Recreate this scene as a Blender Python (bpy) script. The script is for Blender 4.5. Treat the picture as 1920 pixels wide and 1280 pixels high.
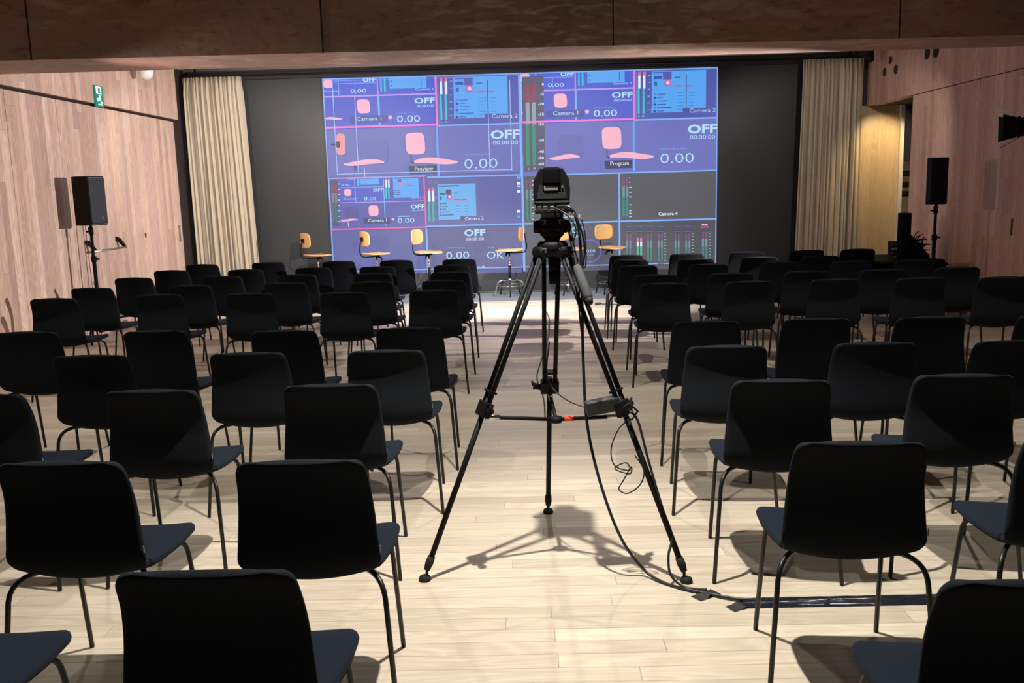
import bpy, bmesh, math, random
from mathutils import Vector, Matrix, Euler
random.seed(7)
S = bpy.context.scene
C = S.collection
PI = math.pi
for o in list(bpy.data.objects): bpy.data.objects.remove(o)

# ---------------------------------------------------------------- camera
F, EYE = 1700.0, 1.6
PITCH, ROLL, YAW = math.atan(283 / F), math.radians(1.55), math.radians(1.1)
fw = Vector((-math.sin(YAW) * math.cos(PITCH), math.cos(YAW) * math.cos(PITCH), -math.sin(PITCH)))
r0 = fw.cross(Vector((0, 0, 1))).normalized()
u0 = r0.cross(fw)
rt = r0 * math.cos(ROLL) - u0 * math.sin(ROLL)
up = r0 * math.sin(ROLL) + u0 * math.cos(ROLL)
cam = bpy.data.objects.new('camera_view', bpy.data.cameras.new('camera_view'))
C.objects.link(cam)
m = Matrix((rt, up, -fw)).transposed().to_4x4()
m.translation = (0, 0, EYE)
cam.matrix_world = m
cam.data.sensor_width = 36
cam.data.lens = F / 1920 * 36
cam.data.clip_start = 0.05
S.camera = cam

# ---------------------------------------------------------------- light and exposure
S.view_settings.view_transform = 'Standard'
S.view_settings.look = 'None'
S.view_settings.exposure = 0.0
S.view_settings.gamma = 1
S.view_settings.use_curve_mapping = False
w = bpy.data.worlds.new('World'); S.world = w; w.use_nodes = True
w.node_tree.nodes['Background'].inputs[0].default_value = (0.5, 0.45, 0.42, 1)
w.node_tree.nodes['Background'].inputs[1].default_value = 0.006

def spot(x, y, z, tx, ty, tz, watts, size, col, blend=0.6, rad=0.05):
    l = bpy.data.lights.new('spot_light', 'SPOT')
    l.energy = watts; l.spot_size = math.radians(size); l.spot_blend = blend
    l.color = col; l.shadow_soft_size = rad
    o = bpy.data.objects.new('spot_light', l); C.objects.link(o)
    o.location = (x, y, z)
    o.rotation_euler = (Vector((tx, ty, tz)) - Vector((x, y, z))).to_track_quat('-Z', 'Y').to_euler()
    return o
WARM = (1.0, 0.935, 0.81)
HALL = [  # x, y, target, watts, cone : the track lights over the rear half of the hall
    (0.05, 3.35, 0.05, 2.75, 800, 96), (-1.9, 3.6, -2.2, 3.3, 45, 100), (1.9, 3.6, 2.2, 3.3, 50, 100),
    (-3.9, 3.6, -4.0, 4.2, 80, 110), (3.9, 3.6, 3.8, 4.2, 40, 110),
    (-2.6, 6.25, -2.8, 6.4, 230, 110), (0.1, 6.25, 0.1, 6.1, 170, 110), (2.6, 6.25, 2.8, 6.4, 210, 110)]
for x, y, tx, ty, e, sz in HALL:
    spot(x, y, 3.42, tx, ty, 0, e, sz, WARM, 0.6, 0.03)
# stage spots on the far side of the beam
spot(-2.9, 9.35, 3.05, -3.4, 14.4, 1.0, 520, 70, (1, .96, .92), 0.6, 0.03)
spot(0.9, 9.35, 3.05, 0.2, 14.4, 0.9, 420, 70, (1, .96, .92), 0.6, 0.03)
for x, y, tx, ty, e, c in ((-3.9, 10.2, -4.6, 14.2, 200, (1, .93, .86)), (-1.6, 10.2, -1.2, 13.0, 1000, (1, .96, .93)), (1.0, 10.2, 0.8, 13.0, 900, (1, .96, .93)), (3.8, 10.2, 4.5, 14.2, 140, (1, .93, .86))):
    spot(x, y, 3.4, tx, ty, .8 if abs(x) > 2 else 0, e, 75 if abs(x) > 2 else 58, c, 0.5, 0.04)
# the spotlight with barn doors at the right, throwing across to the left wall and the stage
spot(4.40, 8.92, 2.08, -4.4, 12.2, 1.5, 2900, 72, (1, .90, .85), 0.8, 0.03)
spot(-4.6, 8.0, 2.4, 4.9, 11.0, 1.9, 300, 60, (1, .76, .68), 0.8, 0.05)
# lamp inside the side passage on the right
spot(5.55, 13.35, 2.66, 5.42, 14.2, 1.9, 80, 78, (1, .74, .38), 0.8, 0.03)

spot(6.2, 14.9, 3.3, 6.1, 15.8, 1.5, 14, 90, (1, .85, .72), 0.8, 0.05)  # faint added fill, brightens the cabinet and grey wall beyond the door panel

# ---------------------------------------------------------------- materials
def lin(c):
    return tuple(((v / 255) / 12.92 if v / 255 <= 0.04045 else ((v / 255 + 0.055) / 1.055) ** 2.4) for v in c)
def mat(name, col, rough=0.6, metal=0.0, spec=0.5, emit=None, es=1.0, sheen=0.0, noise=0.0, nscale=60, bump=0.0, coat=0.0):
    m = bpy.data.materials.new(name); m.use_nodes = True
    n, l = m.node_tree.nodes, m.node_tree.links
    b = n['Principled BSDF']
    b.inputs['Base Color'].default_value = (*col, 1)
    b.inputs['Roughness'].default_value = rough
    b.inputs['Metallic'].default_value = metal
    b.inputs['Specular IOR Level'].default_value = spec
    if sheen: b.inputs['Sheen Weight'].default_value = sheen; b.inputs['Sheen Roughness'].default_value = 0.4
    if coat: b.inputs['Coat Weight'].default_value = coat
    if emit:
        b.inputs['Emission Color'].default_value = (*emit, 1); b.inputs['Emission Strength'].default_value = es
    if noise or bump:
        t = n.new('ShaderNodeTexCoord'); x = n.new('ShaderNodeTexNoise')
        x.inputs['Scale'].default_value = nscale; x.inputs['Detail'].default_value = 4
        l.new(t.outputs['Object'], x.inputs['Vector'])
        if noise:
            mx = n.new('ShaderNodeMixRGB')
            mx.inputs[1].default_value = (*[c * (1 - noise) for c in col], 1)
            mx.inputs[2].default_value = (*[c * (1 + noise) for c in col], 1)
            l.new(x.outputs['Fac'], mx.inputs[0]); l.new(mx.outputs[0], b.inputs['Base Color'])
        if bump:
            bp = n.new('ShaderNodeBump'); bp.inputs['Strength'].default_value = bump; bp.inputs['Distance'].default_value = 0.002
            l.new(x.outputs['Fac'], bp.inputs['Height']); l.new(bp.outputs[0], b.inputs['Normal'])
    return m

def plank_mat(name, across, along, width, length, cols, gapc, rough=0.45, spec=0.4, grain=0.35, gap=0.012, bump=0.2):
    """wood boards: across/along are axis indices of object space"""
    m = bpy.data.materials.new(name); m.use_nodes = True
    n, l = m.node_tree.nodes, m.node_tree.links
    b = n['Principled BSDF']
    def N(t, **k):
        x = n.new(t)
        for a, v in k.items(): setattr(x, a, v)
        return x
    def M(op, a, bb=None):
        x = N('ShaderNodeMath', operation=op)
        for i, v in enumerate((a, bb)):
            if v is None: continue
            if isinstance(v, (int, float)): x.inputs[i].default_value = v
            else: l.new(v, x.inputs[i])
        return x.outputs[0]
    tc = N('ShaderNodeTexCoord'); sp = N('ShaderNodeSeparateXYZ'); l.new(tc.outputs['Object'], sp.inputs[0])
    A = sp.outputs[across]; L = sp.outputs[along]
    ra = M('DIVIDE', A, width); row = M('FLOOR', ra); fa = M('FRACT', ra)
    wn = N('ShaderNodeTexWhiteNoise', noise_dimensions='1D'); l.new(row, wn.inputs['W'])
    la = M('ADD', M('DIVIDE', L, length), M('MULTIPLY', wn.outputs['Value'], 7.3))
    col = M('FLOOR', la); fl = M('FRACT', la)
    cv = N('ShaderNodeCombineXYZ'); l.new(row, cv.inputs[0]); l.new(col, cv.inputs[1])
    w2 = N('ShaderNodeTexWhiteNoise', noise_dimensions='2D'); l.new(cv.outputs[0], w2.inputs['Vector'])
    ramp = N('ShaderNodeValToRGB'); cr = ramp.color_ramp
    while len(cr.elements) < len(cols): cr.elements.new(0.5)
    for i, c in enumerate(cols):
        cr.elements[i].position = i / (len(cols) - 1); cr.elements[i].color = (*c, 1)
    l.new(w2.outputs['Value'], ramp.inputs[0])
    # grain, its own per board
    gv = N('ShaderNodeCombineXYZ')
    l.new(M('MULTIPLY', A, 26.0), gv.inputs[0]); l.new(M('MULTIPLY', L, 1.6), gv.inputs[1])
    l.new(M('MULTIPLY', w2.outputs['Value'], 37.0), gv.inputs[2])
    g = N('ShaderNodeTexNoise'); g.inputs['Scale'].default_value = 1.0; g.inputs['Detail'].default_value = 5
    g.inputs['Distortion'].default_value = 1.2
    l.new(gv.outputs[0], g.inputs['Vector'])
    # cathedral figure: contour lines of a slow noise stretched along the board
    cv2 = N('ShaderNodeCombineXYZ')
    l.new(M('MULTIPLY', A, 7.0), cv2.inputs[0]); l.new(M('MULTIPLY', L, 0.9), cv2.inputs[1]); l.new(M('MULTIPLY', w2.outputs['Value'], 53.0), cv2.inputs[2])
    cn = N('ShaderNodeTexNoise'); cn.inputs['Scale'].default_value = 1.0; cn.inputs['Detail'].default_value = 1.5; cn.inputs['Distortion'].default_value = .4
    l.new(cv2.outputs[0], cn.inputs['Vector'])
    ring = M('POWER', M('MULTIPLY', M('ABSOLUTE', M('SUBTRACT', M('FRACT', M('MULTIPLY', cn.outputs['Fac'], 13.0)), .5)), 2.0), 1.6)
    gm = M('ADD', M('MULTIPLY', g.outputs['Fac'], 0.68), M('MULTIPLY', ring, 0.32))
    gr = M('ADD', M('MULTIPLY', M('SUBTRACT', gm, 0.5), grain * 2), 1.0)
    mul = N('ShaderNodeMixRGB', blend_type='MULTIPLY'); mul.inputs[0].default_value = 1
    gc = N('ShaderNodeCombineXYZ')
    for i in range(3): l.new(gr, gc.inputs[i])
    l.new(ramp.outputs[0], mul.inputs[1]); l.new(gc.outputs[0], mul.inputs[2])
    gapA = M('LESS_THAN', fa, gap / 1.0); gapL = M('LESS_THAN', fl, 0.003 / length)
    gp = M('MAXIMUM', gapA, gapL)
    mix = N('ShaderNodeMixRGB'); l.new(M('MULTIPLY', gp, 0.75), mix.inputs[0]); l.new(mul.outputs[0], mix.inputs[1]); mix.inputs[2].default_value = (*gapc, 1)
    l.new(mix.outputs[0], b.inputs['Base Color'])
    l.new(M('ADD', M('MULTIPLY', gm, 0.15), rough - 0.07), b.inputs['Roughness'])
    b.inputs['Specular IOR Level'].default_value = spec
    bp = N('ShaderNodeBump'); bp.inputs['Strength'].default_value = bump; bp.inputs['Distance'].default_value = 0.002
    l.new(M('SUBTRACT', gm, M('MULTIPLY', gp, 2.0)), bp.inputs['Height']); l.new(bp.outputs[0], b.inputs['Normal'])
    return m

def concrete_mat():
    m = bpy.data.materials.new('stained_concrete'); m.use_nodes = True
    n, l = m.node_tree.nodes, m.node_tree.links; b = n['Principled BSDF']
    t = n.new('ShaderNodeTexCoord')
    def noise(scale, det, vec=(1, 1, 1), dist=0):
        mp = n.new('ShaderNodeMapping'); mp.inputs['Scale'].default_value = vec; l.new(t.outputs['Object'], mp.inputs[0])
        x = n.new('ShaderNodeTexNoise'); x.inputs['Scale'].default_value = scale; x.inputs['Detail'].default_value = det
        x.inputs['Distortion'].default_value = dist; l.new(mp.outputs[0], x.inputs['Vector']); return x.outputs['Fac']
    def ramp(f, stops):
        r = n.new('ShaderNodeValToRGB'); cr = r.color_ramp
        while len(cr.elements) < len(stops): cr.elements.new(.5)
        for i, (p, c) in enumerate(stops): cr.elements[i].position = p; cr.elements[i].color = (*c, 1)
        l.new(f, r.inputs[0]); return r.outputs[0]
    base = ramp(noise(0.9, 6, (1, 1, 1.4)), [(0.3, (.28, .185, .16)), (0.45, (.36, .25, .215)), (0.58, (.44, .25, .19)), (0.72, (.42, .32, .27))])
    pale = ramp(noise(7, 9, (.5, .5, 2.2), 0.6), [(0.50, (0, 0, 0)), (0.66, (1, 1, 1))])
    zone = ramp(noise(0.55, 2), [(0.40, (.12, .12, .12)), (0.58, (1, 1, 1))])
    mu = n.new('ShaderNodeMixRGB'); mu.blend_type = 'MULTIPLY'; mu.inputs[0].default_value = 1; l.new(pale, mu.inputs[1]); l.new(zone, mu.inputs[2])
    mx = n.new('ShaderNodeMixRGB'); l.new(mu.outputs[0], mx.inputs[0]); l.new(base, mx.inputs[1]); mx.inputs[2].default_value = (.62, .52, .46, 1)
    dk = ramp(noise(22, 6, (.4, 1, 1)), [(0.25, (.45, .38, .34)), (0.45, (1, 1, 1))])
    m2 = n.new('ShaderNodeMixRGB'); m2.blend_type = 'MULTIPLY'; m2.inputs[0].default_value = .7; l.new(mx.outputs[0], m2.inputs[1]); l.new(dk, m2.inputs[2])
    l.new(m2.outputs[0], b.inputs['Base Color'])
    b.inputs['Roughness'].default_value = .75
    bp = n.new('ShaderNodeBump'); bp.inputs['Strength'].default_value = .4; bp.inputs['Distance'].default_value = .01
    l.new(noise(9, 8), bp.inputs['Height']); l.new(bp.outputs[0], b.inputs['Normal'])
    return m

M_FLOOR = plank_mat('oak_floor', 1, 0, 0.092, 1.5,
    [(.43, .36, .295), (.53, .47, .385), (.47, .41, .335), (.60, .54, .44), (.50, .425, .36), (.56, .49, .40)], (.25, .17, .11), rough=.40, spec=.4, grain=.22, gap=.03)
M_WALLL = plank_mat('larch_wall_left', 1, 2, 0.11, 3.1,
    [(.46, .31, .25), (.66, .47, .37), (.55, .38, .31), (.76, .58, .47), (.50, .35, .30), (.68, .50, .41)], (.25, .15, .11), rough=.6, grain=.34, gap=.012)
M_WALLR = plank_mat('larch_wall_right', 1, 2, 0.10, 3.1,
    [(.40, .23, .18), (.52, .33, .25), (.44, .26, .22), (.58, .40, .31)], (.2, .1, .08), rough=.5, grain=.34, gap=.012)
M_DOORP = plank_mat('oak_panel', 0, 2, 0.12, 3.0,
    [(.46, .34, .20), (.54, .40, .24), (.50, .36, .21)], (.3, .2, .12), rough=.35, grain=.2, gap=.006)
M_CONC = concrete_mat()
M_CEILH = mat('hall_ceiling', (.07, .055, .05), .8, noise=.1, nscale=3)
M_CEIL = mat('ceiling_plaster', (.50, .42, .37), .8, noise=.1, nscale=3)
M_DARKWALL = mat('dark_wall', (.03, .026, .025), .8)
M_PASS = mat('passage_grey', (.30, .27, .25), .8)
M_GROOVE = mat('shadow_gap', (.02, .012, .01), .9)
M_FABRIC = mat('black_wool', (.0088, .0130, .0225), .95, spec=.08, sheen=.03, noise=.15, nscale=900, bump=.15)
M_BACKF = mat('black_shell_fabric', (.0090, .0110, .0150), .9, spec=.08, sheen=.01, noise=.1, nscale=900, bump=.1)
M_LEG = mat('black_steel', (.012, .011, .011), .4, .2, .4)
M_BLACK = mat('black_plastic', (.005, .005, .006), .6, spec=.15)
M_MATTE = mat('matte_black', (.006, .006, .007), .95, spec=.02)
M_RUBBER = mat('rubber', (.012, .012, .013), .75, spec=.3)
M_GREYFOAM = mat('grey_foam', (.045, .05, .052), .85, bump=.3, nscale=400)
M_DGREY = mat('dark_grey_plastic', (.022, .026, .029), .45)
M_CHROME = mat('chrome', (.65, .66, .68), .12, 1)
M_SILVER = mat('brushed_aluminium', (.6, .6, .6), .3, 1)
M_ALU = mat('door_frame_white', (.62, .58, .54), .45)
M_PLY = mat('beech_plywood', (.66, .40, .17), .4, noise=.12, nscale=14)
M_CURT = mat('cream_curtain', (.50, .43, .325), .9, sheen=.15, noise=.05, nscale=300)
M_MAT = mat('grey_vinyl', (.17, .19, .21), .5, noise=.15, nscale=5)
M_TAPE = mat('glossy_black_tape', (.012, .014, .022), .16, spec=.8, bump=.6, nscale=18)
M_GAFF = mat('gaffer_tape', (.008, .008, .012), .7)
M_CABLE = mat('black_cable', (.012, .012, .013), .45)
M_RED = mat('red_mark', (.85, .06, .03), .5)
M_GREEN = mat('exit_green', (.0, .20, .12), .4, emit=(.0, .22, .13), es=.5)
M_WHITE = mat('white_sign', (.8, .8, .8), .5, emit=(.8, 1, .95), es=.5)
M_WPLAST = mat('white_dome', (.75, .78, .8), .35)
M_PALE = mat('pale_print', (.16, .17, .18), .5)
M_LED = mat('led_black', (.042, .044, .046), .42, spec=.4)
M_GRILLE = mat('speaker_grille', (.02, .024, .032), .55, .2, bump=.6, nscale=500)

# ---------------------------------------------------------------- mesh helpers
class MB:
    def __init__(s): s.bm = bmesh.new(); s.mats = []
    def mi(s, m):
        if m is None: return 0
        if m not in s.mats: s.mats.append(m)
        return s.mats.index(m)
    def box(s, x0, y0, z0, x1, y1, z1, m=None, bev=0.0, M=None):
        i = s.mi(m); x0, x1 = sorted((x0, x1)); y0, y1 = sorted((y0, y1)); z0, z1 = sorted((z0, z1))
        r = bmesh.ops.create_cube(s.bm, size=1)
        vs = r['verts']
        for v in vs:
            v.co = Vector(((x0 + x1) / 2 + v.co.x * (x1 - x0), (y0 + y1) / 2 + v.co.y * (y1 - y0), (z0 + z1) / 2 + v.co.z * (z1 - z0)))
        fs = list({f for v in vs for f in v.link_faces})
        if bev:
            es = list({e for v in vs for e in v.link_edges})
            q = bmesh.ops.bevel(s.bm, geom=es, offset=bev, segments=2, affect='EDGES', profile=.5)
            fs = [f for f in s.bm.faces if f in set(q['faces']) or f in set(fs)] if False else list({f for v in q['verts'] for f in v.link_faces} | set(x for x in fs if x.is_valid))
        vv = {v for f in fs for v in f.verts}
        if M is not None:
            for v in vv: v.co = M @ v.co
        for f in fs: f.material_index = i
        return s
    def tube(s, pts, r, m=None, seg=10, cap=True, smooth=True):
        i = s.mi(m); pts = [Vector(p) for p in pts]; n = len(pts)
        rs = r if isinstance(r, (list, tuple)) else [r] * n
        rings = []; prev = None
        for k in range(n):
            d = (pts[min(k + 1, n - 1)] - pts[max(k - 1, 0)]).normalized()
            if prev is None:
                a = Vector((0, 0, 1)) if abs(d.z) < .9 else Vector((1, 0, 0))
                e1 = d.cross(a).normalized()
            else:
                e1 = (prev - d * prev.dot(d)).normalized()
            prev = e1; e2 = d.cross(e1)
            rings.append([s.bm.verts.new(pts[k] + (e1 * math.cos(2 * PI * j / seg) + e2 * math.sin(2 * PI * j / seg)) * rs[k]) for j in range(seg)])
        for k in range(n - 1):
            for j in range(seg):
                f = s.bm.faces.new((rings[k][j], rings[k][(j + 1) % seg], rings[k + 1][(j + 1) % seg], rings[k + 1][j]))
                f.material_index = i; f.smooth = smooth
        if cap:
            f = s.bm.faces.new(rings[0][::-1]); f.material_index = i
            f = s.bm.faces.new(rings[-1]); f.material_index = i
        return s
    def prism(s, poly, axis, a, b, m=None):
        """poly: 2D points; axis: extrude axis 0/1/2"""
        i = s.mi(m)
        def P(p, h):
            c = [0, 0, 0]; o = [k for k in range(3) if k != axis]
            c[o[0]], c[o[1]], c[axis] = p[0], p[1], h; return c
        A = [s.bm.verts.new(P(p, a)) for p in poly]; B = [s.bm.verts.new(P(p, b)) for p in poly]
        fs = [s.bm.faces.new(A[::-1]), s.bm.faces.new(B)]
        for k in range(len(poly)):
            j = (k + 1) % len(poly); fs.append(s.bm.faces.new((A[k], A[j], B[j], B[k])))
        for f in fs: f.material_index = i
        return s
    def lathe(s, prof, c, m=None, seg=24, M=None):
        i = s.mi(m); rings = []
        for r, z in prof:
            ring = []
            for j in range(seg):
                p = Vector((r * math.cos(2 * PI * j / seg), r * math.sin(2 * PI * j / seg), z))
                if M is not None: p = M @ p
                ring.append(s.bm.verts.new(p + Vector(c)))
            rings.append(ring)
        for k in range(len(rings) - 1):
            for j in range(seg):
                f = s.bm.faces.new((rings[k][j], rings[k][(j + 1) % seg], rings[k + 1][(j + 1) % seg], rings[k + 1][j]))
                f.material_index = i; f.smooth = True
        for ring, rev in ((rings[0], True), (rings[-1], False)):
            f = s.bm.faces.new(ring[::-1] if rev else ring); f.material_index = i
        return s
    def grid(s, fn, nu, nv, m=None, smooth=True):
        i = s.mi(m)
        V = [[s.bm.verts.new(fn(u / nu, v / nv)) for v in range(nv + 1)] for u in range(nu + 1)]
        for u in range(nu):
            for v in range(nv):
                f = s.bm.faces.new((V[u][v], V[u + 1][v], V[u + 1][v + 1], V[u][v + 1])); f.material_index = i; f.smooth = smooth
        return s
    def build(s, name, material=None, parent=None, solid=0.0, sub=0):
        bmesh.ops.recalc_face_normals(s.bm, faces=s.bm.faces[:]) if not solid else None
        me = bpy.data.meshes.new(name); s.bm.to_mesh(me); s.bm.free()
        for mm in (s.mats or ([material] if material else [])): me.materials.append(mm)
        if not s.mats and material: pass
        o = bpy.data.objects.new(name, me); C.objects.link(o)
        if parent is not None: o.parent = parent
        if solid:
            q = o.modifiers.new('Solidify', 'SOLIDIFY'); q.thickness = solid; q.offset = 0
        if sub:
            q = o.modifiers.new('Subdivision', 'SUBSURF'); q.levels = sub; q.render_levels = sub
        return o

def tag(o, label=None, cat=None, group=None, kind=None):
    if label: o['label'] = label
    if cat: o['category'] = cat
    if group: o['group'] = group
    if kind: o['kind'] = kind
    return o
def empty(name, loc=(0, 0, 0), rz=0.0):
    o = bpy.data.objects.new(name, None); C.objects.link(o); o.location = loc; o.rotation_euler = (0, 0, rz)
    o.empty_display_size = .1
    return o
KIDS = {}
def copy_tree(o, parent=None):
    c = o.copy(); C.objects.link(c); c.parent = parent
    for ch in list(o.children): copy_tree(ch, c)
    return c
def arc(p0, p1, p2, n=6):
    """quadratic bezier points"""
    p0, p1, p2 = Vector(p0), Vector(p1), Vector(p2)
    return [p0 * (1 - t) ** 2 + p1 * 2 * t * (1 - t) + p2 * t * t for t in [k / n for k in range(n + 1)]]
def smooth_path(pts, n=8):
    pts = [Vector(p) for p in pts]; out = []
    for k in range(len(pts) - 1):
        a, b, c, d = pts[max(k - 1, 0)], pts[k], pts[k + 1], pts[min(k + 2, len(pts) - 1)]
        for j in range(n):
            t = j / n
            out.append(0.5 * ((2 * b) + (c - a) * t + (2 * a - 5 * b + 4 * c - d) * t * t + (3 * b - a - 3 * c + d) * t ** 3))
    out.append(pts[-1]); return out

# ---------------------------------------------------------------- the room
XL, XR, ZC = -5.2, 5.2, 3.55
o = MB().box(-6.9, -1.2, -.1, 6.9, 16.2, 0).build('floor', M_FLOOR); tag(o, kind='structure')
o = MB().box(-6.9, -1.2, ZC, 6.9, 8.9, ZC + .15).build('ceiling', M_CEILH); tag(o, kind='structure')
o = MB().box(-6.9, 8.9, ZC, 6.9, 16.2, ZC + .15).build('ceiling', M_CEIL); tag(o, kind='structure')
o = MB().box(-6.9, 14.72, 0, 5.05, 14.9, ZC).build('wall_back', M_DARKWALL); tag(o, kind='structure')
o = MB().box(-5.6, -1.4, 0, 5.6, -1.2, ZC).build('wall_front', M_CEILH); tag(o, kind='structure')
# left wall: panels with open joints in front of a dark backing
b = MB()
b.box(XL - .16, -1.2, 0, XL - .05, 14.72, ZC, M_GROOVE)
for y0, y1 in ((-1.2, 7.2), (7.206, 9.28), (9.286, 10.3), (10.306, 11.78), (11.786, 13.35), (13.356, 13.72)):
    b.box(XL - .05, y0, 0.0, XL, y1, 2.735, M_WALLL)
for y0, y1 in ((-1.2, 8.9), (8.904, 11.6), (11.604, 13.9)):
    b.box(XL - .05, y0, 2.775, XL + .012, y1, ZC, M_WALLL)
o = b.build('wall_left'); tag(o, kind='structure')
for (y, z, r) in ((12.06, 3.33, .055), (11.9, 3.40, .05), (12.75, 3.27, .045)):
    v = MB().lathe([(r, 0), (r, .006), (r * .9, .008)], (XL + .011, y, z), M_GROOVE, 20, Matrix.Rotation(PI / 2, 3, 'Y')).build('vent_hole', None, o)
# exit door in the left wall with its push bar
d = MB().box(XL + .0005, 10.42, 0.0, XL + .004, 11.74, 2.03, M_WALLL).build('door_1'); tag(d, kind='structure')
b = MB()
b.tube([(XL + .10, 10.62, 1.02), (XL + .10, 11.50, 1.02)], .014, M_SILVER)
b.build('push_bar', None, d)
for y in (10.66, 11.46):
    MB().tube([(XL + .0, y, 1.13), (XL + .035, y + .01, 1.12), (XL + .10, y + .02, 1.03)], [.03, .028, .02], M_BLACK).build('bar_arm', None, d)
MB().box(XL + .0, 12.35, 1.10, XL + .006, 12.39, 1.16, M_GROOVE).build('pull_recess', None, o)
MB().box(XL + .0, 13.56, .98, XL + .008, 13.62, 1.22, M_SILVER).build('metal_strike', None, o)

# right wall with the side passage
b = MB()
b.box(XR + .05, -1.2, 0, XR + .16, 12.55, ZC, M_GROOVE)
for y0, y1 in ((-1.2, 7.0), (7.006, 8.9), (8.906, 10.72), (10.726, 12.55)):
    b.box(XR, y0, 0, XR + .05, y1, 2.705 if y0 > 10.7 or y1 < 8.95 else 2.705, M_WALLR)
for y0, y1 in ((-1.2, 10.72), (10.726, 14.2)):
    b.box(XR - .006, y0, 2.715, XR + .16, y1, ZC, M_WALLR)
o = b.build('wall_right'); tag(o, kind='structure')
for (y, z, r) in ((13.55, 3.13, .06), (13.35, 3.27, .055), (13.15, 3.12, .065), (12.15, 3.19, .075), (11.9, 3.18, .08)):
    MB().lathe([(r, 0), (r, .006), (r * .9, .008)], (XR - .013, y, z), M_GROOVE, 20, Matrix.Rotation(PI / 2, 3, 'Y')).build('vent_hole', None, o)
MB().box(XR - .004, 9.85, .98, XR + .0, 9.88, 1.16, M_GROOVE).build('pull_recess', None, o)
b = MB()
b.box(5.37, 12.40, 0, 6.9, 12.50, ZC, M_DARKWALL)
b.box(6.7, 12.5, 0, 6.8, 16.2, ZC, M_DARKWALL)
b.box(5.05, 16.0, 0, 6.8, 16.2, ZC, M_PASS)
b.box(5.05, 14.22, 2.72, 6.8, 14.4, ZC, M_DARKWALL)
b.box(5.2, 12.5, 2.72, 6.7, 14.3, 2.78, M_DARKWALL)
o = b.build('wall_passage'); tag(o, kind='structure')
d = MB().box(5.13, 14.22, 0, 5.70, 14.27, 2.72, M_DOORP).build('door_2'); tag(d, kind='structure')
MB().box(5.08, 14.26, 0, 5.13, 14.34, 2.72, M_DOORP).build('door_jamb', None, d)
MB().box(5.70, 14.16, 0, 5.76, 14.30, 2.72, M_ALU).build('door_jamb', None, d)
o = MB().box(5.93, 15.4, .0, 6.5, 15.8, 1.9, M_PASS).build('storage_cabinet'); tag(o, 'dark cabinet standing in the side passage behind the wooden door panel', 'cabinet')
for z in (1.35, 1.5, 1.68):
    MB().box(5.95, 15.36, z, 6.48, 15.4, z + .07, M_DGREY).build('drawer', None, o)

# concrete beam crossing the hall
def xb(x, y): return (x, y + (x) * .032)
b = MB()
pf = [xb(XL, 8.26), xb(XR, 8.26), (XR, 9.12), (XL, 8.93)]
b.prism([pf[0], pf[1], pf[2], pf[3]], 2, 2.83, ZC, M_CONC)
beam = b.build('ceiling_beam'); tag(beam, kind='structure')
for x in (-4.27, -1.74, 0.80, 3.32):
    MB().box(x - .006, 8.26 + x * .032 - .003, 2.828, x + .006, 8.26 + x * .032 + .01, ZC, M_GROOVE).build('formwork_joint', None, beam)

# curtain trough board above the video wall
o = MB().box(XL, 14.50, 3.41, 5.05, 14.70, ZC, M_DARKWALL).build('trim_1'); tag(o, kind='structure')
o = MB().box(-5.1, 13.2, 0, 5.05, 14.58, .006, M_MAT).build('trim_2'); tag(o, kind='structure')

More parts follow.
